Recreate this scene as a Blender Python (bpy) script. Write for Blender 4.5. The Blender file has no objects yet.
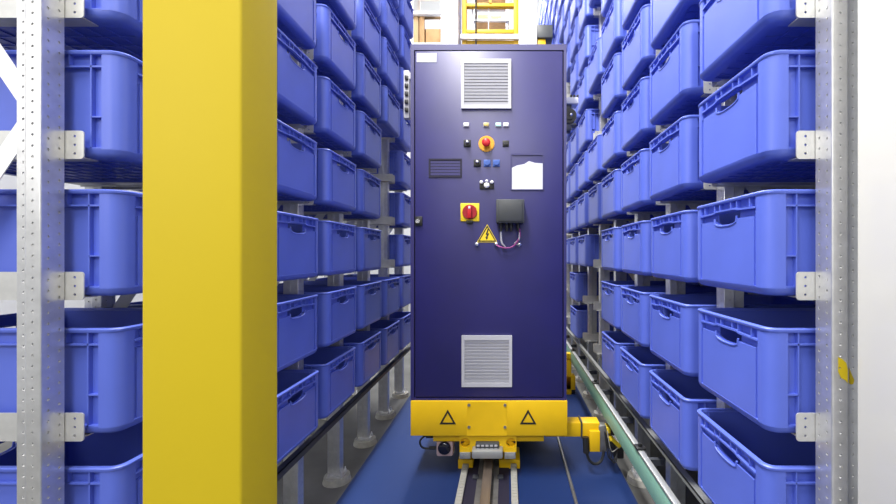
import bpy, bmesh, math, random
from mathutils import Vector, Matrix
random.seed(7)
PI = math.pi
scn = bpy.context.scene
col = scn.collection

# ------------------------------------------------------------------ camera, light, exposure
EYE = 1.375; FPX = 410.0; VX = 507.0; VY = 254.0
cd = bpy.data.cameras.new('camera'); cam = bpy.data.objects.new('camera', cd); col.objects.link(cam)
cd.sensor_width = 36; cd.lens = FPX/896*36
cd.shift_x = -(VX-448)/896; cd.shift_y = (VY-252)/896
cd.clip_start = .02; cd.clip_end = 100
cam.location = (0, 0, EYE); cam.rotation_euler = (PI/2, 0, 0)
scn.camera = cam

wd = bpy.data.worlds.new('world'); scn.world = wd; wd.use_nodes = True
bg = wd.node_tree.nodes['Background']
bg.inputs[0].default_value = (.93, .96, 1.0, 1); bg.inputs[1].default_value = 0.31

def area(name, loc, rot, sx, sy, power, color=(1, 1, 1)):
    ld = bpy.data.lights.new(name, 'AREA'); ld.shape = 'RECTANGLE'; ld.size = sx; ld.size_y = sy
    ld.energy = power; ld.color = color
    o = bpy.data.objects.new(name, ld); col.objects.link(o); o.location = loc; o.rotation_euler = rot
    return o
area('aisle_light', (-.5, 7.5, 8.4), (0, math.radians(-14), 0), 1.0, 9.0, 850, (1, .98, .95))
area('hall_light_front', (-.1, -3.2, 4.8), (math.radians(62), 0, 0), 3.2, 1.2, 92, (1, .98, .95))
area('fill_light_side', (-2.4, -1.4, 2.6), (math.radians(78), 0, math.radians(-45)), 1.6, 1.6, 28, (1, .98, .95))  # added fill aimed at the right-hand bins, no known lamp stands there
area('fill_light_near', (-.84, .7, 5.3), (0, math.radians(-38), 0), .35, 3.2, 340, (1, .98, .95))  # extra light over the left rack, put in to brighten the right bins
area('hall_light_back', (-.8, 10.5, 9.8), (math.radians(40), 0, 0), 5.0, 3.0, 240)

vs = scn.view_settings
vs.view_transform = 'Standard'; vs.look = 'None'; vs.gamma = 1; vs.use_curve_mapping = False
vs.exposure = 0.44

# ------------------------------------------------------------------ materials
def mat(name, c, rough=.5, metal=0., var=.06, scale=12., bump=0., spec=.5, coat=0., emit=None, bscale=None, noise=(1, 1, 1)):
    m = bpy.data.materials.new(name); m.use_nodes = True
    nt = m.node_tree; p = nt.nodes['Principled BSDF']
    tc = nt.nodes.new('ShaderNodeTexCoord'); mp = nt.nodes.new('ShaderNodeMapping')
    mp.inputs['Scale'].default_value = noise
    nt.links.new(tc.outputs['Object'], mp.inputs['Vector'])
    nz = nt.nodes.new('ShaderNodeTexNoise'); nz.inputs['Scale'].default_value = scale; nz.inputs['Detail'].default_value = 3
    nt.links.new(mp.outputs[0], nz.inputs['Vector'])
    rp = nt.nodes.new('ShaderNodeValToRGB')
    lo = [max(0, x*(1-var)) for x in c]; hi = [min(1, x*(1+var)) for x in c]
    rp.color_ramp.elements[0].position = .3; rp.color_ramp.elements[1].position = .7
    rp.color_ramp.elements[0].color = (*lo, 1); rp.color_ramp.elements[1].color = (*hi, 1)
    nt.links.new(nz.outputs['Fac'], rp.inputs['Fac']); nt.links.new(rp.outputs['Color'], p.inputs['Base Color'])
    p.inputs['Roughness'].default_value = rough; p.inputs['Metallic'].default_value = metal
    p.inputs['Specular IOR Level'].default_value = spec
    p.inputs['Coat Weight'].default_value = coat; p.inputs['Coat Roughness'].default_value = .36
    if emit:
        p.inputs['Emission Color'].default_value = (*emit[0], 1); p.inputs['Emission Strength'].default_value = emit[1]
    if bump:
        nb = nt.nodes.new('ShaderNodeTexNoise'); nb.inputs['Scale'].default_value = bscale or scale*4
        nt.links.new(mp.outputs[0], nb.inputs['Vector'])
        b = nt.nodes.new('ShaderNodeBump'); b.inputs['Strength'].default_value = bump; b.inputs['Distance'].default_value = .004
        nt.links.new(nb.outputs['Fac'], b.inputs['Height']); nt.links.new(b.outputs['Normal'], p.inputs['Normal'])
    return m
M = dict(
    bin=mat('blue_plastic', (.100, .152, .625), .42, var=.05, scale=6, spec=.5),
    zinc=mat('galvanised_steel', (.74, .74, .74), .30, metal=.75, var=.07, scale=40),
    zincrail=mat('galvanised_rail', (.64, .64, .62), .4, metal=.45, var=.08, scale=30),
    yellow=mat('yellow_paint', (.59, .44, .010), .55, spec=.3, var=.02, scale=3, bump=.03, bscale=60),
    amber=mat('crane_yellow_paint', (.84, .52, .008), .42, spec=.35, var=.04, scale=8, bump=.03, bscale=60),
    cab=mat('indigo_paint', (.016, .013, .122), .48, var=.08, scale=5, bump=.05, bscale=160, spec=.55, coat=.55),
    gap=mat('rubber_seal', (.012, .010, .03), .7),
    black=mat('black_plastic', (.014, .014, .015), .45),
    dgrey=mat('dark_grey_plastic', (.05, .055, .06), .45),
    grey=mat('grey_plastic', (.42, .42, .45), .45),
    vent=mat('vent_grey', (.50, .50, .53), .5, var=.03),
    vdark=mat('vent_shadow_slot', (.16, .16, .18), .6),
    white=mat('white_paint', (.86, .86, .86), .4, var=.02),
    cream=mat('cream_panel', (.70, .69, .64), .18, var=.01, scale=2, spec=.5),
    paper=mat('paper', (.68, .69, .76), .6, var=.03),
    red=mat('red_plastic', (.55, .012, .02), .35),
    dred=mat('dark_red_plastic', (.33, .012, .02), .35),
    signy=mat('sign_yellow', (.85, .62, .02), .45, var=.02),
    orange=mat('amber_disc', (.80, .38, .02), .45, var=.02),
    chrome=mat('chrome', (.75, .75, .77), .2, metal=.9),
    steel=mat('rail_steel', (.30, .295, .29), .38, metal=.7, var=.15, scale=25),
    rail=mat('rail_head_steel', (.20, .16, .13), .38, metal=.55, var=.2, scale=20, noise=(1, .1, 1)),
    strip=mat('pale_strip', (.36, .355, .32), .5, var=.06),
    green=mat('mint_green_cover', (.24, .47, .37), .4, var=.06, scale=5, noise=(1, .2, 1)),
    alu=mat('aluminium', (.38, .39, .39), .42, metal=.5, var=.05),
    carriage=mat('crane_yellow_dimmed', (.60, .37, .015), .45, spec=.35, var=.05, scale=8),  # crane yellow darkened to counter the strong light on the lift carriage
    dark=mat('dark_steel', (.07, .075, .09), .5, metal=.3),
    blueb=mat('blue_button', (.05, .12, .42), .35),
    mint=mat('mint_lens', (.45, .85, .75), .3, emit=((.55, 1, .85), .25)),
    wlens=mat('white_lens', (.8, .82, .85), .3, emit=((1, 1, 1), .15)),
    alens=mat('amber_lens', (.62, .50, .18), .3),
    purple=mat('purple_cable', (.30, .05, .22), .5),
    cable=mat('black_cable', (.015, .016, .018), .5),
    grout=mat('grout', (.42, .41, .37), .85, var=.15, scale=30, bump=.3),
    carton=mat('brown_cardboard', (.50, .30, .14), .8, var=.1, scale=8),
    wood=mat('pale_wood', (.55, .38, .20), .7, var=.15, scale=8, noise=(1, 1, .1)),
    pink=mat('pale_sensor_body', (.50, .36, .36), .45),
    glass=mat('dark_lens', (.01, .01, .02), .08),
    floorblue=mat('blue_floor_coating', (.013, .032, .125), .5, spec=.16, var=.12, scale=2.5, bump=.05, bscale=40, noise=(1, .35, 1)),
    concrete=mat('concrete', (.13, .13, .125), .7, var=.22, scale=3.5, bump=.12, bscale=50),
    wall=mat('white_wall', (.80, .81, .82), .7, var=.02, scale=1.5),
    backdrop=mat('blue_grey_backdrop', (.10, .10, .14), .8, var=.08, scale=1.5),
)

# ------------------------------------------------------------------ mesh helpers
class B:
    """collects shapes for one mesh"""
    def __init__(s): s.v = []; s.f = []
    def add(s, vs, fs):
        n = len(s.v); s.v += [tuple(x) for x in vs]; s.f += [tuple(i+n for i in f) for f in fs]; return s
    def box(s, x0, x1, y0, y1, z0, z1, bev=0.):
        if bev <= 0:
            vs = [(x, y, z) for x in (x0, x1) for y in (y0, y1) for z in (z0, z1)]
            return s.add(vs, [(0, 1, 3, 2), (4, 6, 7, 5), (0, 4, 5, 1), (2, 3, 7, 6), (0, 2, 6, 4), (1, 5, 7, 3)])
        bm = bmesh.new(); bmesh.ops.create_cube(bm, size=1)
        for v in bm.verts:
            v.co = Vector((x0+(v.co.x+.5)*(x1-x0), y0+(v.co.y+.5)*(y1-y0), z0+(v.co.z+.5)*(z1-z0)))
        bmesh.ops.bevel(bm, geom=bm.edges[:], offset=bev, segments=2, affect='EDGES', profile=.5)
        s.frombm(bm); return s
    def frombm(s, bm):
        bm.verts.index_update()
        s.add([v.co[:] for v in bm.verts], [[v.index for v in f.verts] for f in bm.faces]); bm.free(); return s
    def cyl(s, c, axis, r, h, n=16, r2=None, cap=True):
        """centre of the base c, direction axis"""
        r2 = r if r2 is None else r2
        a = Vector(axis).normalized(); q = a.to_track_quat('Z', 'Y'); c = Vector(c)
        vs = [c+q@Vector((r*math.cos(2*PI*i/n), r*math.sin(2*PI*i/n), 0)) for i in range(n)]
        vs += [c+q@Vector((r2*math.cos(2*PI*i/n), r2*math.sin(2*PI*i/n), h)) for i in range(n)]
        fs = [(i, (i+1) % n, n+(i+1) % n, n+i) for i in range(n)]
        if cap: fs += [tuple(range(n-1, -1, -1)), tuple(range(n, 2*n))]
        return s.add(vs, fs)
    def dome(s, c, axis, r, h, n=16, m=4):
        a = Vector(axis).normalized(); q = a.to_track_quat('Z', 'Y'); c = Vector(c); vs = []; fs = []
        for j in range(m):
            t = j/m*PI/2
            vs += [c+q@Vector((r*math.cos(t)*math.cos(2*PI*i/n), r*math.cos(t)*math.sin(2*PI*i/n), h*math.sin(t))) for i in range(n)]
        vs.append(c+q@Vector((0, 0, h)))
        for j in range(m-1):
            fs += [(j*n+i, j*n+(i+1) % n, (j+1)*n+(i+1) % n, (j+1)*n+i) for i in range(n)]
        fs += [((m-1)*n+i, (m-1)*n+(i+1) % n, m*n) for i in range(n)]
        fs.append(tuple(range(n-1, -1, -1)))
        return s.add(vs, fs)
    def tube(s, pts, r, n=8, smooth=0):
        P = [Vector(p) for p in pts]
        if smooth:
            Q = []
            for i in range(len(P)-1):
                p0 = P[max(i-1, 0)]; p1 = P[i]; p2 = P[i+1]; p3 = P[min(i+2, len(P)-1)]
                for k in range(smooth):
                    t = k/smooth
                    Q.append(.5*((2*p1)+(p2-p0)*t+(2*p0-5*p1+4*p2-p3)*t*t+(3*p1-p0-3*p2+p3)*t**3))
            Q.append(P[-1]); P = Q
        vs = []; fs = []; up = None
        for i, p in enumerate(P):
            d = (P[min(i+1, len(P)-1)]-P[max(i-1, 0)]).normalized()
            if up is None: up = d.orthogonal().normalized()
            up = (up-d*up.dot(d)).normalized(); w = d.cross(up)
            vs += [p+r*(math.cos(2*PI*k/n)*up+math.sin(2*PI*k/n)*w) for k in range(n)]
        for i in range(len(P)-1):
            fs += [(i*n+k, i*n+(k+1) % n, (i+1)*n+(k+1) % n, (i+1)*n+k) for k in range(n)]
        fs += [tuple(range(n-1, -1, -1)), tuple(range((len(P)-1)*n, len(P)*n))]
        return s.add(vs, fs)
    def bar(s, p, q, w, t, up=(0, 1, 0)):
        """flat bar from p to q, width w, thickness t along up"""
        p = Vector(p); q = Vector(q); d = (q-p).normalized(); u = Vector(up).normalized(); n = d.cross(u).normalized()
        vs = [e+a*n*w/2+b*u*t/2 for e in (p, q) for a in (-1, 1) for b in (-1, 1)]
        return s.add(vs, [(0, 1, 3, 2), (4, 6, 7, 5), (0, 4, 5, 1), (2, 3, 7, 6), (0, 2, 6, 4), (1, 5, 7, 3)])
    def plate(s, outline, holes, f0, f1):
        """2-D outline with holes; f0 and f1 turn (a, b) into the points of the two faces"""
        bm = bmesh.new(); loops = []
        for lp in [outline]+list(holes):
            vv = [bm.verts.new((a, b, 0)) for a, b in lp]
            for i in range(len(vv)): bm.edges.new((vv[i], vv[(i+1) % len(vv)]))
            loops.append(lp)
        bmesh.ops.triangle_fill(bm, use_beauty=True, use_dissolve=False, edges=bm.edges[:])
        bm.verts.index_update()
        P = [(v.co.x, v.co.y) for v in bm.verts]; F = [[v.index for v in f.verts] for f in bm.faces]; bm.free()
        n = len(P)
        vs = [f0(*p) for p in P]+[f1(*p) for p in P]
        fs = F+[[n+i for i in reversed(f)] for f in F]; k = 0
        for lp in loops:
            m = len(lp); fs += [(k+i, k+(i+1) % m, n+k+(i+1) % m, n+k+i) for i in range(m)]; k += m
        return s.add(vs, fs)
    def loft(s, loops, cap0=False, cap1=False):
        n = len(loops[0]); vs = [p for l in loops for p in l]; fs = []
        for j in range(len(loops)-1):
            fs += [(j*n+i, j*n+(i+1) % n, (j+1)*n+(i+1) % n, (j+1)*n+i) for i in range(n)]
        if cap0: fs.append(tuple(range(n-1, -1, -1)))
        if cap1: fs.append(tuple(range((len(loops)-1)*n, len(loops)*n)))
        return s.add(vs, fs)
    def mesh(s, name, m, angle=35):
        me = bpy.data.meshes.new(name); me.from_pydata(s.v, [], s.f)
        bm = bmesh.new(); bm.from_mesh(me); bmesh.ops.recalc_face_normals(bm, faces=bm.faces[:]); bm.to_mesh(me); bm.free()
        me.materials.append(m); me.shade_smooth(); me.set_sharp_from_angle(angle=math.radians(angle)); me.update()
        return me
    def build(s, name, m, parent=None, angle=35):
        return link(name, s.mesh(name, m, angle), parent)

def link(name, me, parent=None):
    o = bpy.data.objects.new(name, me); col.objects.link(o)
    if parent is not None: o.parent = parent
    return o
def tag(o, label=None, cat=None, group=None, kind=None):
    if label: o['label'] = label
    if cat: o['category'] = cat
    if group: o['group'] = group
    if kind: o['kind'] = kind
    return o
def thing(name, label, cat, loc=(0, 0, 0), rz=0, group=None):
    o = bpy.data.objects.new(name, None); col.objects.link(o); o.empty_display_size = .1
    o.location = loc; o.rotation_euler = (0, 0, rz)
    return tag(o, label, cat, group)
def dup(root):
    r = root.copy(); col.objects.link(r)
    for ch in list(root.children):
        c = ch.copy(); col.objects.link(c); c.parent = r
        for g in list(ch.children):
            d = g.copy(); col.objects.link(d); d.parent = c
    return r
def rrect(hx, hy, r, z, n=6):
    out = []
    for cx, cy, a0 in ((hx-r, hy-r, 0), (-hx+r, hy-r, PI/2), (-hx+r, -hy+r, PI), (hx-r, -hy+r, 3*PI/2)):
        out += [(cx+r*math.cos(a0+PI/2*i/n), cy+r*math.sin(a0+PI/2*i/n), z) for i in range(n+1)]
    return out
def X(px, Y): return (px-VX)*Y/FPX
def Zh(py, Y): return EYE-(py-VY)*Y/FPX
def circ(a, b, r, n=10): return [(a+r*math.cos(2*PI*i/n), b+r*math.sin(2*PI*i/n)) for i in range(n)]
ORD = ['first', 'second', 'third', 'fourth', 'fifth', 'sixth', 'seventh', 'eighth', 'ninth', 'tenth', 'eleventh', 'twelfth',
       'thirteenth', 'fourteenth', 'fifteenth', 'sixteenth', 'seventeenth', 'eighteenth', 'nineteenth', 'twentieth']

# ------------------------------------------------------------------ setting
def struct(name, b, m):
    return tag(b.build(name, m), kind='structure')
struct('floor', B().box(-4.2, 2.0, -4, 15.2, -.1, 0), M['concrete'])
struct('floor_aisle', B().box(-.94, .72, -4, 14.9, 0, .004), M['floorblue'])
struct('wall_back', B().box(-4.2, 2.0, 15, 15.2, 0, 11), M['wall'])
struct('wall_left', B().box(-4.2, -4.0, -1, 15, 0, 8), M['wall'])
struct('rack_backdrop', B().box(1.75, 1.9, .9, 15, 0, 7.2), M['backdrop'])  # added dark sheet standing in for the unseen bins of the rack behind
struct('wall_panel', B().box(.815, .90, -.4, .955, 0, 3.2, .004), M['cream'])

# ------------------------------------------------------------------ racks
PITCH = .36; BH = .277; BW = .205; BL = .30
FL, FR = -.898, .677                  # faces of the bins on either side of the aisle
FY0, DY = 1.0, .4925                  # first frame, frame spacing
NROW = 17
def row_bottom(r): return EYE+(-1.535+r)*PITCH-BH
FH = row_bottom(NROW-1)+.25

def upright_mesh(h):
    """perforated sheet steel profile: web towards the aisle with two hole columns, front face, stepped-back flange. x = away from the aisle, y = depth"""
    b = B(); sp = .0267; r = .0034; n = int(h/sp)
    def holes(p, q, d, ph):
        """perforated band between plan points p and q, d = direction of the sheet thickness"""
        mx, my = (p[0]+q[0])/2, (p[1]+q[1])/2; w = math.hypot(q[0]-p[0], q[1]-p[1]); ux, uy = (q[0]-p[0])/w, (q[1]-p[1])/w
        P = lambda a, c, t=0: (mx+ux*a+d[0]*t, my+uy*a+d[1]*t, c)
        e = w/2
        for i in range(n):
            z0 = i*sp; z1 = z0+sp; cz = z0+sp*(.5+ph)
            ring = [(e, cz), (e, z1), (0, z1), (-e, z1), (-e, cz), (-e, z0), (0, z0), (e, z0)]
            hole = [(r*math.cos(PI/4*k), cz+r*math.sin(PI/4*k)) for k in range(8)]
            vs = [P(*g) for g in ring]+[P(*g) for g in hole]+[P(*g, .0025) for g in hole]
            b.add(vs, [(k, (k+1) % 8, 8+(k+1) % 8, 8+k) for k in range(8)]+[(8+k, 8+(k+1) % 8, 16+(k+1) % 8, 16+k) for k in range(8)])
        b.add([P(-e, n*sp), P(e, n*sp), P(e, h), P(-e, h)], [(0, 1, 2, 3)])
    def step(pts):
        for (xa, ya), (xb, yb) in zip(pts, pts[1:]):
            b.add([(xa, ya, 0), (xb, yb, 0), (xb, yb, h), (xa, ya, h)], [(0, 1, 2, 3)])
    step([(.0025, .043), (0, .043)])
    holes((0, .043), (0, .0185), (1, 0), .3); holes((0, .0185), (0, -.007), (1, 0), 0)
    step([(0, -.007), (.0005, -.0088), (.0018, -.0098), (.0035, -.010)])
    holes((.0035, -.010), (.036, -.010), (0, 1), .2)
    step([(.036, -.010), (.0385, -.009), (.040, -.006), (.040, .012)])
    holes((.052, .012), (.084, .012), (0, 1), -.15)
    step([(.040, .012), (.052, .012)])
    step([(.084, .012), (.084, .0145), (.040, .0145)])
    step([(.003, .043), (.003, -.007)]); step([(.004, -.007), (.038, -.007)]); step([(.038, .040), (.003, .040)])
    return b

def foot_mesh():
    b = B(); cx = .025
    b.cyl((cx, .010, 0), (0, 0, 1), .082, .035, 20, .074)
    return b
def plate_mesh():
    b = B(); cx = .025
    b.box(cx-.045, cx+.045, -.032, .052, .035, .043)
    for sx in (-1, 1):
        for sy in (-1, 1):
            b.cyl((cx+sx*.036, .010+sy*.034, .043), (0, 0, 1), .008, .012, 6); b.cyl((cx+sx*.036, .010+sy*.034, .055), (0, 0, 1), .004, .014, 8)
    return b
def support_mesh(side):
    """angle under the bins; side +1: carries the bins behind the frame, -1: the bins before it"""
    b = B(); u0, u1, z0, z1, r = -.047, .53, -.008, .064, .008
    out = [(u1, z0), (u1, z1)]
    out += [(u0+r-r*math.sin(PI/2*i/4), z1-r+r*math.cos(PI/2*i/4)) for i in range(5)]
    out += [(u0+r-r*math.cos(PI/2*i/4), z0+r-r*math.sin(PI/2*i/4)) for i in range(5)]
    hl = [circ(-.024, c, .0034, 8) for c in (.006, .028, .050)]
    ya, yb = (.045, .048) if side > 0 else (-.0165, -.0135)
    b.plate(out, hl, lambda a, c: (a, ya, c), lambda a, c: (a, yb, c))
    if side > 0: b.box(u0+.012, u1, .048, .095, -.0035, -.0005)
    else: b.box(u0+.012, u1, -.062, -.0165, -.0035, -.0005)
    return b
UP = upright_mesh(FH).mesh('upright', M['zinc'], 50)
FT = foot_mesh().mesh('foot', M['grout']); PL = plate_mesh().mesh('base_plate', M['zinc'])
SUP = {s: support_mesh(s).mesh('support_rail', M['zincrail']) for s in (1, -1)}
def brace_mesh(a, c):
    b = B(); b.bar((.05, .022, a), (.47, .022, c), .044, .0025)
    b.bar((.05, .030, a), (.47, .030, c), .003, .014); return b
BR = [brace_mesh(z, z+d).mesh('brace', M['white']) for z in (1.73, 2.97, 4.21, 5.45) for d in (.62, -.62)]

def make_frame(sides):
    t = thing('rack_frame', 'x', 'rack frame')
    o = link('upright', UP, t); o.location.z = .043
    o = link('upright', UP, t); o.location = (.46, 0, .043)
    for u in (0, .46):
        f = link('foot', FT, t); f.location.x = u
        p = link('base_plate', PL, t); p.location.x = u
    for m in BR: link('brace', m, t)
    for s in sides:
        for r in range(NROW):
            o = link('support_rail', SUP[s], t); o.location.z = row_bottom(r)
    return t
def place_frame(t, side, k, xoff=0.):
    y = FY0+k*DY
    if side == 'R':
        t.location = (FR+.108, y, 0)
    else:
        t.location = (FL-.108-xoff, y, 0); t.scale = (-1, 1, 1)
# the left rack's first bay stands further out
SHIFT = .106
END = make_frame((1,)); MID = make_frame((1, -1)); LAST = make_frame((-1,))
NR, NL = 16, 6
used = set()
for side, n in (('R', NR), ('L', NL)):
    for k in range(n+1):
        proto = END if k == 0 else LAST if k == n else MID
        t = proto if id(proto) not in used else dup(proto)
        used.add(id(proto))
        place_frame(t, side, k, SHIFT+.014 if (side == 'L' and k == 0) else 0)
        where = 'behind the green rail' if side == 'R' else 'behind the yellow column'
        lab = f'perforated galvanised steel rack frame {where}, {ORD[k]} frame from the front'
        if k == 0: lab = 'nearest perforated steel rack frame, '+('standing against the cream wall panel' if side == 'R' else 'with white diagonal braces outside the yellow column')
        tag(t, lab, 'rack frame', 'frames of the rack '+where)

# yellow paint mark on the nearest upright of the right-hand rack
near = next(o for o in col.objects if o.get('label', '').startswith('nearest perforated') and 'cream' in o['label'])
pm = [(838, 357), (842, 359), (846, 363), (849, 369), (852, 376), (854, 380), (852, 384), (849, 383), (845, 380), (841, 378), (838, 372)]
def PM(a, c, d): return (X(a, .99)-near.location.x, -.0104-d, Zh(c, .99))
pb = B(); pb.plate([(min(a, 847.5), c) for a, c in pm], [circ(839.6, 368, 1.0, 8)], lambda a, c: PM(a, c, 0), lambda a, c: PM(a, c, .0006))
o = pb.build('paint_mark', M['yellow'], near); o['label'] = 'small yellow paint mark'
def PF(a, c, d): return (X(a, 1.012)-near.location.x, .0117-d, Zh(c, 1.012))
pb = B(); pb.plate([(849, 368), (851, 373), (854, 380), (853, 384), (850.5, 384.5), (849, 383)], [], lambda a, c: PF(a, c, 0), lambda a, c: PF(a, c, .0006))
o = pb.build('paint_mark', M['yellow'], near); o['label'] = 'small yellow paint mark'

# ------------------------------------------------------------------ bins
def bin_parts():
    L, W, H, r = BL, BW, BH, .034
    ins, th = .013, .004
    body, rim = B(), B()
    hole = [(-.062, .237), (-.060, .209), (-.045, .203), (-.020, .200), (.020, .200), (.045, .203), (.060, .209), (.062, .237)]
    for sx in (1, -1):
        for sy in (1, -1):       # rounded corner pillars
            pts = [(L, W-r-.012)]+[(L-r+r*math.cos(PI/2*i/7), W-r+r*math.sin(PI/2*i/7)) for i in range(8)]+[(L-r-.016, W)]
            inn = [(L-.011, W-r-.012)]+[(L-r+(r-.011)*math.cos(PI/2*i/7), W-r+(r-.011)*math.sin(PI/2*i/7)) for i in range(8)]+[(L-r-.016, W-.011)]
            lp = pts+inn[::-1]
            body.loft([[(sx*a, sy*c, z) for a, c in lp] for z in (.020, .269)], True, True)
        # recessed end wall with the hand hole
        e = W-r-.008
        body.plate([(-e, .014), (e, .014), (e, .269), (-e, .269)], [hole],
                   lambda a, c: (sx*(L-ins), a, c), lambda a, c: (sx*(L-ins-th), a, c))
        # raised panel below the grip, on a shallow ground
        top = [(.064, .214), (.061, .205), (.046, .199), (.020, .196), (-.020, .196), (-.046, .199), (-.061, .205), (-.064, .214)]
        for p, x0, x1, zl in ((.148, .001, .006, .024), (e, .005, ins+.001, .016)):
            body.plate([(-p, zl), (p, zl), (p, .214)]+top+[(-p, .214)], [], lambda a, c: (sx*(L-x0), a, c), lambda a, c: (sx*(L-x1), a, c))
        for s in (1, -1):
            ya, yb = sorted((s*.155, s*(e+.004))); body.box(min(sx*(L-.001), sx*(L-ins)), max(sx*(L-.001), sx*(L-ins)), ya, yb, .212, .268)
        # band of cells under the rim
        for y in (-.128, -.064, -.032, .032, .064, .128):
            rim.box(min(sx*L, sx*(L-ins-.001)), max(sx*L, sx*(L-ins-.001)), y-.0022, y+.0022, .241, .268)
        lo = [(-.158, .234), (-.10, .236), (-.070, .237), (-.055, .241), (.055, .241), (.070, .237), (.10, .236), (.158, .234)]
        rim.plate(lo+[(a, c+.0055) for a, c in reversed(lo)], [], lambda a, c: (sx*(L+.0015), a, c), lambda a, c: (sx*(L-ins-.001), a, c))
    for sy in (1, -1):
        e = L-r-.010
        body.box(-e, e, min(sy*(W-.012), sy*(W-.016)), max(sy*(W-.012), sy*(W-.016)), .014, .269)
        ya, yb = sorted((sy*(W-.0005), sy*(W-.013)))
        for x in (.222, .10, -.10, -.222): body.box(x-.0018, x+.0018, ya, yb, .022, .268)
        for x in (.165, .040, -.040, -.165): rim.box(x-.0015, x+.0015, ya, yb, .238, .268)
        rim.box(-e, e, ya, yb, .233, .2375)
        for s in (1, -1): body.box(min(s*.222, s*e), max(s*.222, s*e), ya, yb, .103, .1065)
        body.box(-e, e, ya, yb, .020, .026)
    # top lip
    rim.loft([rrect(L-.010, W-.010, r-.010, .266), rrect(L+.001, W+.001, r, .266), rrect(L+.0025, W+.0025, r, .269), rrect(L+.0025, W+.0025, r, .274),
              rrect(L, W, r, .277), rrect(L-.010, W-.010, r-.010, .277), rrect(L-.012, W-.012, r-.012, .266), rrect(L-.010, W-.010, r-.010, .266)])
    base = B()
    base.loft([rrect(L-.042, W-.042, r-.025, .008), rrect(L-.042, W-.042, r-.025, 0), rrect(L-.018, W-.018, r-.01, 0), rrect(L-.008, W-.008, r-.004, .004), rrect(L-.002, W-.002, r, .012),
               rrect(L, W, r, .023), rrect(L-.012, W-.012, r-.010, .025), rrect(L-.016, W-.016, r-.012, .014)], True, True)
    for i in range(-5, 6): base.box(i*.05-.002, i*.05+.002, -.164, .164, .005, .009)
    for i in range(-3, 4): base.box(-.258, .258, i*.05-.002, i*.05+.002, .005, .009)
    grips = []
    for sx in (1, -1):            # moulded bead around the hand hole
        g = B()
        arc = [(-.064, .222), (-.061, .2055), (-.046, .1995), (-.020, .1965), (.020, .1965), (.046, .1995), (.061, .2055), (.064, .222)]
        g.tube([(sx*(L-.0015), a, c) for a, c in arc], .0032, 6)
        g.box(min(sx*(L-.004), sx*(L-.022)), max(sx*(L-.004), sx*(L-.022)), -.060, .060, .238, .2425)
        grips.append(g)
    return body, rim, base, grips
bb, rr, ba, gg = bin_parts()
joined = B()
for q in (bb, rr, ba, *gg): joined.add(q.v, q.f)
BIN = [('body', bb.mesh('body', M['bin'])), ('rim', rr.mesh('rim', M['bin'])), ('base', ba.mesh('base', M['bin'])),
       ('handle', gg[0].mesh('handle', M['bin'])), ('handle', gg[1].mesh('handle', M['bin']))]
FARBIN = joined.mesh('storage_bin', M['bin'])
bin0 = thing('storage_bin', 'x', 'bin')
for nm, me in BIN: link(nm, me, bin0)
first = True
MISS = {'R': {(4, 0), (4, 1), (4, 2), (4, 5), (4, 7), (5, 0), (5, 1), (7, 0), (7, 1), (7, 7), (8, 9), (9, 8), (10, 11), (11, 10), (8, 8)},
        'L': {(4, 2), (4, 3), (4, 4)}}
def seen(xf, side, y0, y1, z0, z1):
    pts = [(VX+FPX*x/y, VY-FPX*(z-EYE)/y) for x in ((xf, xf+.6) if side == 'R' else (xf-.6, xf)) for y in (y0, y1) for z in (z0, z1)]
    # what can be seen is the aisle face and what shows over or under it
    fp = [(VX+FPX*xf/y, VY-FPX*(z-EYE)/y) for y in (y0, y1) for z in (z0, z1)]
    a0, a1 = min(p[0] for p in pts), max(p[0] for p in pts); b0, b1 = min(p[1] for p in pts), max(p[1] for p in pts)
    if a1 < 0 or a0 > 896 or b1 < -6 or b0 > 510: return False
    f0, f1 = min(p[0] for p in fp), max(p[0] for p in fp); g0, g1 = min(p[1] for p in fp), max(p[1] for p in fp)
    if y0 > 3.0 and side == 'R' and f1 < 566 and g0 > 46: return False
    if y0 > 3.0 and side == 'L' and f0 > 411 and g0 > 46: return False
    if g1 < -4 and y0 > 1.5: return False
    return True
rowname = lambda r: 'lowest shelf' if r == 0 else f'{ORD[r]} shelf up'
for side, n in (('L', NL), ('R', NR)):
    for k in range(n):
        for r in range(NROW):
            if (k, r) in MISS[side]: continue
            xf = (FR if side == 'R' else FL-(SHIFT if k == 0 else 0))
            y0 = FY0+k*DY+.06; zb = row_bottom(r)
            if not seen(xf, side, y0, y0+.41, zb, zb+BH): continue
            jx = random.uniform(-.006, .004); jr = random.uniform(-.006, .006)
            if k <= 6:
                t = bin0 if first else dup(bin0); first = False
            else:
                t = link('storage_bin', FARBIN)
            t.location = ((xf+BL+jx) if side == 'R' else (xf-BL-jx), y0+.205, zb)
            t.rotation_euler = (0, 0, (PI if side == 'R' else 0)+jr)
            where = 'beside the green rail' if side == 'R' else 'behind the yellow column'
            tag(t, f'blue bin in rack {where}, {ORD[k]} column back, {rowname(r)}', 'bin', 'blue bins in the rack '+where)

# ------------------------------------------------------------------ tie rails, conductor rail
for side, x, nm in (('L', FL-.022, 'rack behind the yellow column'), ('R', FR+.022, 'rack beside the green rail')):
    n = NL if side == 'L' else NR
    b = B(); ya, yb = FY0+(.4 if side == 'L' else 0), FY0+n*DY+.06
    s = 1 if side == 'R' else -1
    b.box(min(x, x+s*.004), max(x, x+s*.004), ya, yb, .462 if s < 0 else .474, .492); b.box(min(x, x+s*.03), max(x, x+s*.03), ya, yb, .488, .492)
    o = b.build('tie_rail', M['dark'] if side == 'L' else M['alu'])  # left rail darker: the shade under the bins is put into its colour
    tag(o, ('long shade-darkened' if side == 'L' else 'long pale')+f' steel rail under the lowest bins of the {nm}', 'rail', 'tie rails under the bins')

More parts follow.
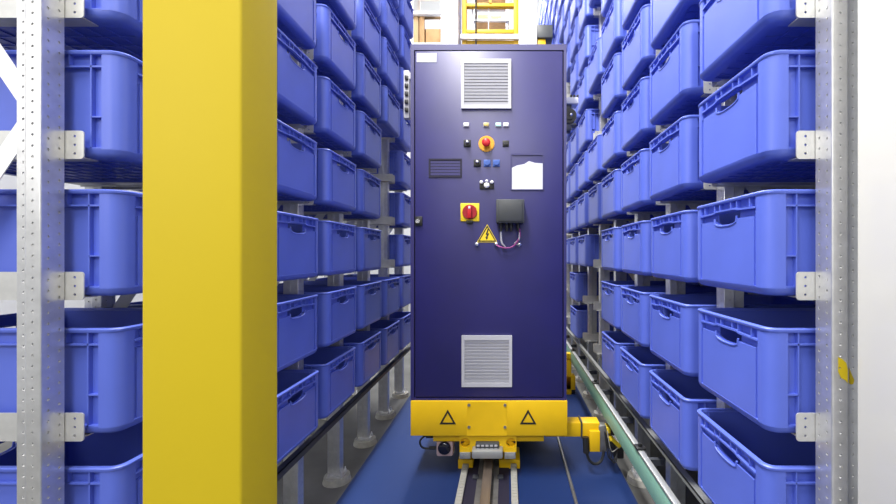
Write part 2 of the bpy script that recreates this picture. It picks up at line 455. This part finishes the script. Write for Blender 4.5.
t = thing('conductor_rail', 'mint green conductor rail with silver top running low along the rack', 'rail', (0, 0, 0))
B().box(.622, .652, 1.2, 9.0, .325, .437, .006).build('cover', M['green'], t)
B().box(.618, .646, 1.2, 9.0, .437, .449, .003).build('top_plate', M['alu'], t)
for k in range(1, 16):
    y = FY0+k*DY-.03
    b = B(); b.box(.652, FR+.072, y-.012, y+.012, .37, .40); b.box(.652, .664, y-.02, y+.02, .34, .43); b.build('bracket', M['dark'], t)
    if k % 2 == 0:
        c = B(); c.box(.612, .655, y-.025, y+.025, .449, .459, .002); c.cyl((.634, y, .459), (0, 0, 1), .010, .014, 8); c.build('clamp', M['black'], t)

# ------------------------------------------------------------------ floor rails
RX = -.1155
t = thing('crane_rail', 'steel running rail on the blue floor under the crane', 'rail', (RX, 0, 0))
b = B(); b.box(-.065, .065, -1.5, 8.6, .004, .014); b.box(-.012, .012, -1.5, 8.6, .014, .055); b.build('rail_web', M['steel'], t)
b = B(); b.box(-.027, .027, -1.5, 8.6, .055, .085, .005); b.build('rail_head', M['rail'], t)
for y in (2.0, 2.5, 3.0):
    for sgn in (-1, 1): B().box(sgn*.075-.018, sgn*.075+.018, y-.02, y+.02, .010, .022, .003).build('rail_clip', M['dark'], t)
b = B(); b.box(-.128, .128, -1.5, 8.6, .0045, .010); b.build('bed_plate', M['gap'], t)
for x, nm in ((X(457.4, 1)*1, 0), (X(515, 1), 1)):
    xs = (x*410/250)*1.33
    b = B(); b.box(xs-.019, xs+.019, -1.5, 8.6, .010, .036, .003)
    for i in range(120):
        y = 2.2+i*.03
        b.box(xs-.013, xs+.013, y, y+.012, .036, .038)
    o = b.build('toothed_strip', M['strip'])
    tag(o, 'pale slotted strip lying '+('between running rail and steel rod' if nm else 'on the column side of the running rail'), 'strip', 'slotted strips along the running rail')
b = B(); b.tube([(.378, -1.5, .016), (.378, 8.6, .016)], .010, 10)
tag(b.build('floor_rod', M['steel']), 'thin round steel rod lying along the blue floor', 'rod')

# ------------------------------------------------------------------ yellow column
b = B(); y0, y1 = .80, .93
x0, x1 = X(141, y0), X(241, y0)
cx, cy, hx, hy = (x0+x1)/2, (y0+y1)/2, (x1-x0)/2, (y1-y0)/2
b.loft([rrect(hx, hy, .006, 0, 4), rrect(hx, hy, .006, 3.4, 4)], True, True)
t = thing('yellow_column', 'thick yellow square steel column standing closest to the camera', 'column', (cx, cy, 0))
b.build('shaft', M['yellow'], t)
b = B(); b.box(-hx-.03, hx+.03, -hy-.03, hy+.03, .004, .016)
for sx in (-1, 1):
    for sy in (-1, 1): b.cyl((sx*(hx+.017), sy*(hy+.017), .016), (0, 0, 1), .009, .014, 6)
b.build('base_plate', M['yellow'], t)

# ------------------------------------------------------------------ crane: base
CY = 2.5
def xz(px, py, Y=CY): return X(px, Y), Zh(py, Y)
def bx(b, px0, px1, py0, py1, ya, yb, bev=0., Yref=None):
    Yr = ya if Yref is None else Yref
    return b.box(X(px0, Yr), X(px1, Yr), ya, yb, Zh(py1, Yr), Zh(py0, Yr), bev)
crane = thing('crane_undercarriage', 'yellow crane undercarriage on the running rail beneath the indigo cabinet', 'crane', (RX, 2.6, 0))
def cpart(b, name, m, parent=crane):
    o = b.build(name, m, parent)
    o.location = (-RX, -2.6, 0) if parent is crane else (0, 0, 0)
    return o
sk = bx(B(), 410.5, 567.5, 401, 436, 2.49, 3.05, .004)
skirt = cpart(sk, 'skirt', M['amber'])
b = bx(B(), 467, 507, 401.5, 435.5, 2.487, 2.491, 0, 2.49); cpart(b, 'cover_plate', M['amber'], skirt)
for px in (469, 505):
    for py in (405, 427):
        x, z = xz(px, py, 2.487); cpart(B().cyl((x, 2.487, z), (0, -1, 0), .009, .005, 12), 'bolt', M['steel'], skirt)
for px in (448, 528):
    tri = [(px-8.2, 423.5), (px+8.2, 423.5), (px, 408.8)]; inn = [(px-5.4, 421.8), (px+5.4, 421.8), (px, 412.2)]
    b = B(); b.plate([xz(*p) for p in tri], [[xz(*p) for p in inn]], lambda a, c: (a, 2.4875, c), lambda a, c: (a, 2.4905, c))
    cpart(b, 'warning_triangle', M['black'], skirt)
b = bx(B(), 433, 544, 434, 441.5, 2.53, 4.5, .004); b.box(-.35, .10, 3.05, 4.5, .24, .40)
cpart(b, 'chassis_beam', M['amber'])
ho = [[xz(465+4.9*math.cos(i*PI/8), 443.2+4.9*math.sin(i*PI/8)) for i in range(16)], [xz(511+4.9*math.cos(i*PI/8), 443.2+4.9*math.sin(i*PI/8)) for i in range(16)]]
b = B(); b.plate([xz(459.5, 436), xz(516.5, 436), xz(516.5, 452.5), xz(459.5, 452.5)], ho, lambda a, c: (a, 2.505, c), lambda a, c: (a, 2.53, c))
b.box(X(470, CY), X(506, CY), 2.53, 3.1, Zh(452, CY), Zh(441, CY))
wh = cpart(b, 'wheel_housing', M['amber'])
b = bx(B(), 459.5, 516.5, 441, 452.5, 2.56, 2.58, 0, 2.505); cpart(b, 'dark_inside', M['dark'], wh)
b = B(); b.bar((X(462, 2.5), 2.545, Zh(449, 2.5)), (X(469.5, 2.5), 2.545, Zh(443, 2.5)), .025, .01); b.bar((X(506.5, 2.5), 2.545, Zh(443, 2.5)), (X(514, 2.5), 2.545, Zh(449, 2.5)), .025, .01)
cpart(b, 'gusset', M['amber'], wh)
b = bx(B(), 471.5, 503, 451, 459.5, 2.44, 2.53, .012); buf = cpart(b, 'buffer', M['alu'])
b = bx(B(), 475, 499, 446, 453, 2.47, 2.53, .006, 2.44); cpart(b, 'backing_plate', M['dgrey'], buf)
b = B()
for i in range(5):
    for j in range(2):
        x, z = xz(477.8+i*4.5, 448+j*3.6, 2.44); b.box(x-.009, x+.009, 2.464, 2.4695, z-.006, z+.006, .002)
cpart(b, 'grip_stud', M['grey'], buf)
for px in (459.5, 504.5):
    b = bx(B(), px, px+11, 452.5, 459, 2.50, 2.53, .002)
    for i in range(3):
        x, z = xz(px+2.5+i*3, 455.5, 2.5); b.cyl((x, 2.50, z), (0, -1, 0), .006, .004, 8)
    cpart(b, 'guide_block', M['alu'])
b = bx(B(), 458, 473, 460, 471, 2.62, 2.80, .004); cpart(b, 'side_roller_bracket', M['amber'])
b = bx(B(), 499, 520, 460, 471, 2.62, 2.80, .004); cpart(b, 'side_roller_bracket', M['amber'])
for s in (-1, 1):
    b = B(); b.cyl((RX+s*.058, 2.72, .035), (0, 0, 1), .028, .06, 16); b.cyl((RX+s*.058, 2.72, .095), (0, 0, 1), .010, .06, 10); cpart(b, 'side_roller', M['steel'])
for y in (2.95, 4.3):
    b = B(); b.cyl((RX-.022, y, .205), (1, 0, 0), .12, .044, 28); cpart(b, 'wheel', M['steel'])
# scanner with its cable
b = bx(B(), 436, 453, 442, 457, 2.53, 2.62, .014); sc = cpart(b, 'scanner', M['pink'])
x, z = xz(444.5, 447.8, 2.53); b = B(); b.cyl((x, 2.532, z), (0, -1, 0), .040, .010, 20); b.dome((x, 2.522, z), (0, -1, 0), .036, .012, 20); cpart(b, 'lens', M['glass'], sc)
b = B(); b.tube([(X(436, 2.55), 2.56, Zh(435, 2.55)), (X(426, 2.55), 2.55, Zh(435.5, 2.55)), (X(420.5, 2.55), 2.54, Zh(440, 2.55)), (X(422, 2.55), 2.54, Zh(446, 2.55)), (X(428, 2.55), 2.55, Zh(448.5, 2.55)), (X(437.5, 2.55), 2.57, Zh(448, 2.55))], .006, 8, 6)
b.cyl((X(426, 2.55), 2.555, Zh(436.5, 2.55)), (1, 0, 0), .012, .05, 8); b.cyl((X(429, 2.55), 2.555, Zh(448.3, 2.55)), (1, 0, 0), .010, .045, 8)
cpart(b, 'scanner_cable', M['cable'])
# collector arm to the conductor rail
b = bx(B(), 545, 581, 423, 437, 2.58, 2.68, .006); arm = cpart(b, 'collector_arm', M['amber'])
b = bx(B(), 581, 582.3, 421.5, 438.5, 2.575, 2.685, 0, 2.58); cpart(b, 'flange', M['dark'], arm)
b = bx(B(), 582.3, 600, 423, 437, 2.58, 2.68, .006); bx(b, 589, 599.5, 430, 450.5, 2.56, 2.60, .004, 2.58); cpart(b, 'end_bracket', M['amber'], arm)
b = bx(B(), 599, 606.5, 426, 452, 2.57, 2.63, .003); cpart(b, 'mounting_plate', M['steel'], arm)
b = B(); b.tube([(X(585.5, 2.56), 2.56, Zh(437, 2.56)), (X(586, 2.56), 2.55, Zh(452, 2.56))], .020, 10); cpart(b, 'conduit', M['black'], arm)
b = B(); b.tube([(X(586, 2.56), 2.55, Zh(451, 2.56)), (X(589, 2.56), 2.54, Zh(459, 2.56)), (X(595, 2.56), 2.54, Zh(462.3, 2.56)), (X(601, 2.56), 2.55, Zh(459.5, 2.56)), (X(604, 2.56), 2.56, Zh(451, 2.56))], .009, 8, 6)
for i in range(3):
    b.tube([(X(605, 2.56), 2.57-.01*i, Zh(432, 2.56)), (X(606+i*1.5, 2.56), 2.55, Zh(445, 2.56)), (X(608+i*2, 2.56), 2.54, Zh(456+i*2, 2.56)), (X(614+i, 2.56), 2.55, Zh(458+i, 2.56)), (X(618, 2.56), 2.57, Zh(452, 2.56))], .0035, 6, 6)
cpart(b, 'loop_cable', M['cable'], arm)
for (p0, p1, q0, q1, m, nm) in ((606, 611, 428, 434, 'signy', 'collector_shoe'), (611, 615, 424, 436, 'black', 'shoe_holder'), (607, 616, 441, 449, 'black', 'shoe_holder'), (607, 613, 437, 442, 'signy', 'collector_shoe'), (614, 624, 448, 459, 'black', 'shoe_holder')):
    b = bx(B(), p0, p1, q0, q1, 2.58, 2.66, .006); cpart(b, nm, M[m], arm)
b = B(); b.bar((X(612, 2.57), 2.575, Zh(439, 2.57)), (X(620, 2.57), 2.575, Zh(447, 2.57)), .022, .02); cpart(b, 'collector_shoe', M['signy'], arm)
b = B(); b.tube([(X(607, 2.57), 2.56, Zh(430, 2.57)), (X(608, 2.57), 2.55, Zh(440, 2.57)), (X(611, 2.57), 2.55, Zh(450, 2.57)), (X(619, 2.57), 2.57, Zh(447, 2.57))], .003, 6, 6); cpart(b, 'signal_wire', M['strip'], arm)
# rear guide foot seen past the cabinet
b = bx(B(), 562, 571.5, 358, 395, 4.0, 4.08, .006); bx(b, 566, 575.5, 376, 390, 4.0, 4.10, .006)
b.box(.0, X(571, 4.0), 4.0, 4.08, .34, .40)
rg = cpart(b, 'rear_guide', M['amber'])
b = bx(B(), 571, 575.5, 389, 397, 4.02, 4.09, .004, 4.0); cpart(b, 'rubber_stop', M['black'], rg)
# mast
MY = 3.2; Q = VY+(EYE-.42)*FPX/3.2
mt = thing('crane_mast', 'pair of white crane mast columns rising behind the indigo cabinet', 'mast', (RX, MY, .42))
def mpart(b, name, m):
    o = b.build(name, m, mt); o.location = (-RX, -MY, -.42); return o
b = B()
bx(b, 443.5, 458, -400, Q, MY, MY+.24, .006)
mpart(b, 'mast_column', M['white'])
b = bx(B(), 519, 537, -400, Q, MY, MY+.05, .006); mpart(b, 'mast_column', M['white'])
b = bx(B(), 537, 553, 24.5, 37.5, MY, MY+.12, .006); mpart(b, 'drive_box', M['dgrey'])
b = bx(B(), 538, 546, 37.5, 46, MY+.02, MY+.10, .004, MY); mpart(b, 'drive_bracket', M['amber'])
# ------------------------------------------------------------------ crane: lift carriage
LY = 3.30
t = thing('lift_carriage', 'yellow ladder-like lift carriage frame between the white masts', 'lift carriage', (X(490, LY), LY, Zh(46, LY)))
def lpart(b, name, m):
    o = b.build(name, m, t); o.location = -Vector(t.location); return o
for p0, p1 in ((462, 466.5), (513.7, 518.5)):
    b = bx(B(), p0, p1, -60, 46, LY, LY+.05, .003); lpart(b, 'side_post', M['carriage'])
for q0, q1 in ((-50, -44), (-14, -8), (2.5, 6), (29, 32.5)):
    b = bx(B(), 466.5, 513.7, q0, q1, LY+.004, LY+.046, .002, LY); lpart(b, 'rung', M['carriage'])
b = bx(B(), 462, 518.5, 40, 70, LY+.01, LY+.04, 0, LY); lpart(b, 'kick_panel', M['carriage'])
b = bx(B(), 460, 519, 33.8, 38.5, LY-.03, LY, .003); lpart(b, 'cross_bar', M['white'])
b = bx(B(), 472, 473.5, -60, 30, LY+.05, LY+.056); bx(b, 488, 489, 6, 30, LY+.03, LY+.035); lpart(b, 'glazing_bar', M['vent'])
b = B(); b.tube([(X(476, LY), LY-.012, Zh(70, LY)), (X(476, LY), LY-.012, Zh(-60, LY))], .006, 8); lpart(b, 'hoist_cable', M['black'])
for q in (-11, 1): 
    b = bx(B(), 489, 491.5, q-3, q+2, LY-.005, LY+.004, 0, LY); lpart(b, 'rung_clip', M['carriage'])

# ------------------------------------------------------------------ control cabinet
CT = 'control_cabinet'
cx0, cx1, cz0, cz1 = X(410.5, CY), X(566.5, CY), Zh(400.8, CY), Zh(44.2, CY)
CC = Vector(((cx0+cx1)/2, 2.75, cz0))
cab = thing(CT, 'tall indigo steel control cabinet on the crane in the aisle', 'cabinet', CC)
def kpart(b, name, m, parent=cab, label=None):
    o = b.build(name, m, parent)
    if parent is cab: o.location = -CC
    if label: o['label'] = label
    return o
b = B(); b.box(cx0, cx1, 2.522, 3.0, cz0, cz1, .004)
d0, d1, e0, e1 = X(415.2, CY), X(562.6, CY), Zh(396.8, CY), Zh(51.2, CY)
g = .007
b.plate([(cx0, cz0), (cx1, cz0), (cx1, cz1), (cx0, cz1)], [[(d0-g, e0-g), (d1+g, e0-g), (d1+g, e1+g), (d0-g, e1+g)]], lambda a, c: (a, 2.5, c), lambda a, c: (a, 2.524, c))
kpart(b, 'body', M['cab'])
b = B(); b.box(d0-g, d1+g, 2.517, 2.5235, e0-g, e1+g); kpart(b, 'door_seal', M['gap'])
b = B(); b.box(d0, d1, 2.499, 2.519, e0, e1, .002); door = kpart(b, 'door', M['cab'])
DF = 2.499
def rect(b, px0, px1, py0, py1, y0, y1, bev=0.):
    return b.box(X(px0, CY), X(px1, CY), y0, y1, Zh(py1, CY), Zh(py0, CY), bev)
def knob(name, px, py, r, h, m, sub=None, parent=cab, dome=False, base=None):
    x, z = xz(px, py); b = B()
    if base: b.box(x-base, x+base, DF-.006, DF, z-base, z+base, .002); b.cyl((x, DF-.006, z), (0, -1, 0), r, h, 16)
    else: b.cyl((x, DF, z), (0, -1, 0), r, h*.6, 18); (b.dome((x, DF-h*.6, z), (0, -1, 0), r, h*.5, 18) if dome else b.cyl((x, DF-h*.6, z), (0, -1, 0), r*.9, h*.4, 18))
    return kpart(b, name, m, parent)
# vents
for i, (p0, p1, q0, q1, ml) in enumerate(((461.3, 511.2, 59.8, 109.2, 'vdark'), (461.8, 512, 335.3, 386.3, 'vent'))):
    b = rect(B(), p0, p1, q0, q1, DF-.006, DF, .002) if False else B()
    o0 = [xz(p0, q1), xz(p1, q1), xz(p1, q0), xz(p0, q0)]; n0 = [xz(p0+3, q1-4), xz(p1-3, q1-4), xz(p1-3, q0+4.5), xz(p0+3, q0+4.5)]
    b.plate(o0, [n0], lambda a, c: (a, DF-.014, c), lambda a, c: (a, DF, c))
    v = kpart(b, 'vent', M['vent'], cab, 'grey louvred vent '+('near the cabinet top' if i == 0 else 'near the cabinet bottom'))
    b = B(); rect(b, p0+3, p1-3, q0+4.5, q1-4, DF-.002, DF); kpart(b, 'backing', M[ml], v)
    b = B(); n = 13; hgt = (q1-q0-8.5)/n
    for j in range(n):
        zc = Zh(q0+4.5+(j+.5)*hgt, CY)
        b.bar((X(p0+3, CY), DF-.008, zc), (X(p1-3, CY), DF-.008, zc), .0135, .002, (0, 1, .25))
    kpart(b, 'louvre', M['vent'], v)
b = rect(B(), 416.8, 436.5, 53.2, 62.3, DF-.0015, DF); kpart(b, 'sticker', M['paper'], cab, 'blank white sticker')
# lamps
for px, m in ((466.3, 'wlens'), (486.3, 'alens'), (498.4, 'mint'), (506, 'wlens')):
    b = rect(B(), px-3, px+3, 122.8, 127.2, DF-.005, DF, .002); l = kpart(b, 'indicator_lamp', M['grey'])
    b = rect(B(), px-2.5, px+2.5, 123.2, 126.6, DF-.012, DF-.004, .003); kpart(b, 'lens', M[m], l)
e = knob('emergency_stop', 486.5, 144, .049, .008, M['orange'])
x, z = xz(486.5, 144); b = B(); b.cyl((x, DF-.007, z), (0, -1, 0), .017, .022, 16); b.cyl((x, DF-.029, z), (0, -1, 0), .024, .010, 20, .026); b.dome((x, DF-.039, z), (0, -1, 0), .026, .010, 20)
kpart(b, 'mushroom_button', M['red'], e)
for px, py in ((467.3, 143.6), (477.3, 163.3)):
    s = knob('selector_switch', px, py, .018, .010, M['black'], base=.022)
    x, z = xz(px+.2, py-.6); b = B(); b.cyl((x, DF-.016, z), (0, -1, 0), .010, .012, 14); b.dome((x, DF-.028, z), (0, -1, 0), .010, .005, 14); kpart(b, 'knob', M['chrome'], s)
knob('key_switch', 505.8, 143.8, .010, .010, M['black'], base=.019)
for px in (487.2, 496.3): knob('push_button', px, 163.3, .014, .012, M['blueb'], base=.021)
b = rect(B(), 479.6, 494, 182.5, 189.5, DF-.006, DF, .003); tg = kpart(b, 'toggle_block', M['black'])
for px, py, r in ((481.5, 182.6, .011), (486.8, 185.8, .017), (486.8, 181.5, .009), (492, 182.6, .011)):
    x, z = xz(px, py); b = B(); b.cyl((x, DF-.005, z), (0, -1, 0), r*.7, .012, 12); b.dome((x, DF-.016, z), (0, -1, 0), r, .009, 14); kpart(b, 'toggle', M['white'], tg)
# name plate with engraved lines
o0 = [xz(428.8, 177.6), xz(461.8, 177.6), xz(461.8, 158.8), xz(428.8, 158.8)]; n0 = [xz(430.4, 176), xz(460.4, 176), xz(460.4, 160.4), xz(430.4, 160.4)]
b = B(); b.plate(o0, [n0], lambda a, c: (a, DF-.005, c), lambda a, c: (a, DF, c)); npl = kpart(b, 'data_plate', M['gap'])
b = B(); rect(b, 430.4, 460.4, 160.4, 176, DF-.001, DF)
kpart(b, 'plate_ground', M['gap'], npl)
b = B()
for i in range(5): rect(b, 430.6, 460.2, 161+i*3, 163.4+i*3, DF-.002, DF-.0005)
kpart(b, 'plate_line', M['cab'], npl)
# document pocket with a white sheet
o0 = [xz(510.8, 190.3), xz(543.6, 190.3), xz(543.6, 153.6), xz(510.8, 153.6)]; n0 = [xz(511.8, 189.4), xz(542.6, 189.4), xz(542.6, 155.4), xz(511.8, 155.4)]
b = B(); b.plate(o0, [n0], lambda a, c: (a, DF-.006, c), lambda a, c: (a, DF, c)); dp = kpart(b, 'document_holder', M['cab'])
sh = [xz(511.8, 189.4), xz(542.6, 189.4), xz(542.6, 163.5), xz(535, 163), xz(529, 161.2), xz(524, 164.2), xz(517, 165.5), xz(511.8, 168)]
b = B(); b.plate(sh, [], lambda a, c: (a, DF-.003, c), lambda a, c: (a, DF-.0005, c)); kpart(b, 'paper_sheet', M['paper'], dp)
# main switch
b = rect(B(), 460.6, 479.4, 203.3, 221.4, DF-.008, DF, .003); ms = kpart(b, 'main_switch', M['signy'])
x, z = xz(469.9, 212.2); b = B(); b.cyl((x, DF-.008, z), (0, -1, 0), .046, .012, 24, .043); kpart(b, 'collar', M['dred'], ms)
b = B(); b.box(x-.012, x+.012, DF-.042, DF-.018, z-.040, z+.036, .005); kpart(b, 'grip', M['red'], ms)
b = B(); b.box(x-.006, x+.006, DF-.0435, DF-.041, z+.018, z+.032); kpart(b, 'pointer', M['paper'], ms)
b = rect(B(), 466.5, 473, 220.5, 224, DF-.012, DF, .003); kpart(b, 'padlock_tab', M['black'], ms)
# junction box with cables
b = rect(B(), 496.4, 523.8, 201, 224, DF-.085, DF, .006); jb = kpart(b, 'junction_box', M['dgrey'])
b = rect(B(), 498.4, 521.8, 201.5, 222.5, DF-.092, DF-.083, .004); kpart(b, 'lid', M['dgrey'], jb)
for px in (501, 507, 511, 518):
    x, z = xz(px, 223.5); b = B(); b.cyl((x, DF-.04, z), (0, 0, -1), .012, .03, 10); b.cyl((x, DF-.04, z-.03), (0, 0, -1), .008, .02, 10); kpart(b, 'cable_gland', M['black'], jb)
def K(px, py, y=DF-.035): return (X(px, CY), y, Zh(py, CY))
b = B().tube([K(501, 228), K(501, 236), K(502, 243), K(505, 247, DF-.02)], .006, 8, 5); kpart(b, 'white_cable', M['vent'], jb)
b = B().tube([K(519, 228), K(519.5, 236), K(517, 242), K(512, 247), K(505, 248), K(499, 246.5), K(496.5, 244.5, DF-.012)], .005, 8, 5); kpart(b, 'purple_cable', M['purple'], jb)
b = B().tube([K(519, 228), K(519.3, 234), K(518.5, 240), K(514.5, 243.5, DF-.02), K(519, 245, DF-.012)], .0045, 8, 5); kpart(b, 'white_cable', M['vent'], jb)
for px, py in ((476.9, 244.3), (496.4, 244), (519.2, 244.4)): knob('screw_knob', px, py, .014, .018, M['chrome'], dome=True)
# high voltage sign
b = B(); b.plate([xz(477, 242.3), xz(497.4, 242.3), xz(487.3, 224.2)], [], lambda a, c: (a, DF-.002, c), lambda a, c: (a, DF, c)); sg = kpart(b, 'voltage_sign', M['signy'])
b = B(); b.plate([xz(477.9, 241.7), xz(496.5, 241.7), xz(487.3, 225.3)], [[xz(479.7, 240.5), xz(494.8, 240.5), xz(487.3, 227.6)]], lambda a, c: (a, DF-.0028, c), lambda a, c: (a, DF-.001, c)); kpart(b, 'border', M['black'], sg)
bolt = [(487.6, 229), (485.6, 234.6), (487, 234.8), (485.9, 237.2), (485.1, 236.6), (486.6, 239.9), (488.3, 237.4), (487.2, 237.5), (489.4, 233.4), (487.6, 233.4), (488.8, 229.4)]
b = B(); b.plate([xz(*p) for p in bolt], [], lambda a, c: (a, DF-.0028, c), lambda a, c: (a, DF-.001, c)); kpart(b, 'lightning_bolt', M['black'], sg)
# lock
b = rect(B(), 415.4, 422.6, 216.5, 226, DF-.010, DF, .003); lk = kpart(b, 'door_lock', M['black'])
x, z = xz(418.4, 221.3); b = B(); b.cyl((x, DF-.010, z), (0, -1, 0), .013, .012, 14); kpart(b, 'lock_barrel', M['chrome'], lk)

# small gear on either flank of the cabinet
b = bx(B(), 564, 578.5, 97, 103.5, 2.75, 2.85, .005); kpart(b, 'flank_bracket', M['white'])
x, z = xz(569.5, 115, 2.75)
b = bx(B(), 565, 572, 103, 112, 2.77, 2.83, .003, 2.75); kpart(b, 'pulley_bracket', M['dark'])
b = bx(B(), 563, 577, 122, 124, 2.77, 2.84, 0, 2.75); bx(b, 563, 572, 123.5, 130, 2.77, 2.84, .006, 2.75); kpart(b, 'lower_bracket', M['dark'])
for i in range(3): kpart(bx(B(), 571+i*3.2, 573+i*3.2, 93, 97, 2.78, 2.80, 0, 2.75), 'stud', M['black'])
b = B(); b.cyl((x, 2.76, z), (0, 1, 0), .05, .06, 20); b.cyl((x, 2.75, z), (0, 1, 0), .03, .02, 20)
w = kpart(b, 'flank_pulley', M['black'])
b = B(); b.dome((x+.01, 2.75, z+.003), (0, -1, 0), .012, .008, 12); kpart(b, 'hub', M['chrome'], w)
b = bx(B(), 403.5, 409, 70, 118, 2.98, 3.03, .004); bx(b, 407, 430, 72, 78, 2.99, 3.05, 0, 2.98); cl = kpart(b, 'cable_duct', M['vent'])
b = B()
for i in range(5): bx(b, 405, 408.4, 76+i*8, 80+i*8, 2.965, 2.985, .002, 2.98)
kpart(b, 'cable_clip', M['black'], cl)

# ------------------------------------------------------------------ far end of the hall: stores seen above the cabinet
SY = 9.0
pr = thing('pallet_rack', 'tall white pallet rack far beyond the cabinet', 'rack', (X(428, SY), SY+.3, 0))
def ppart(b, name, m): 
    o = b.build(name, m, pr); o.location = -Vector(pr.location); return o
for px in (411, 443):
    b = B()
    for yy in (SY-.05, SY+.75): b.box(X(px, SY)-.04, X(px, SY)+.04, yy, yy+.08, 0, 7.4)
    ppart(b, 'upright', M['white'])
for py in (44, 13, -25):
    for yy in (SY-.06, SY+.74): ppart(B().box(X(411, SY), X(443, SY), yy, yy+.1, Zh(py+2.5, SY), Zh(py, SY)), 'beam', M['white'])
    b = B(); b.box(X(411, SY), X(443, SY), SY, SY+.8, Zh(py, SY), Zh(py, SY)+.02); ppart(b, 'deck', M['wood'])
zd = Zh(44, SY)+.02
def stock(name, px0, px1, py0, z0, m, lab, cat, y0=SY+.02, d=.6):
    b = B(); b.box(X(px0, SY), X(px1, SY), y0, y0+d, z0, Zh(py0, SY), .006)
    o = b.build(name, M[m]); tag(o, lab, cat); return o
stock('carton', 425.5, 441.5, 28.5, zd, 'carton', 'brown cardboard carton on the far pallet rack, white box on top', 'carton')
stock('white_box', 424.5, 441.8, 19, Zh(28.5, SY), 'paper', 'white box stacked on the far brown carton', 'box')
stock('board_stack', 413.5, 418, 15.5, zd, 'wood', 'narrow upright brown board at the far pallet rack, next to bins', 'board')
stock('board_stack', 419, 424, 15.5, zd, 'carton', 'upright brown board at the far pallet rack, next to white box', 'board')

p2 = thing('pallet_rack', 'far grey pallet rack seen through the yellow lift carriage', 'rack', (X(490, SY), SY+.3, 0))
pr = p2
for px in (473.5, 507):
    for yy in (SY, SY+.7): ppart(B().box(X(px, SY)-.03, X(px, SY)+.03, yy, yy+.06, 0, 7.2), 'upright', M['vent'])
for py in (46, 20, -12):
    for yy in (SY-.04, SY+.74): ppart(B().box(X(472, SY), X(509, SY), yy, yy+.06, Zh(py+2, SY), Zh(py, SY)), 'beam', M['vent'])
    ppart(B().box(X(472, SY), X(509, SY), SY, SY+.76, Zh(py, SY), Zh(py, SY)+.02), 'deck', M['wood'])
for a, c, h in ((478, 489, 14), (491, 501, 15.5)):
    stock('carton', a, c, h, Zh(20, SY)+.02, 'carton', 'low brown carton far beyond the lift carriage, '+('next to the black hoist cable' if a < 480 else 'away from the black hoist cable'), 'carton')
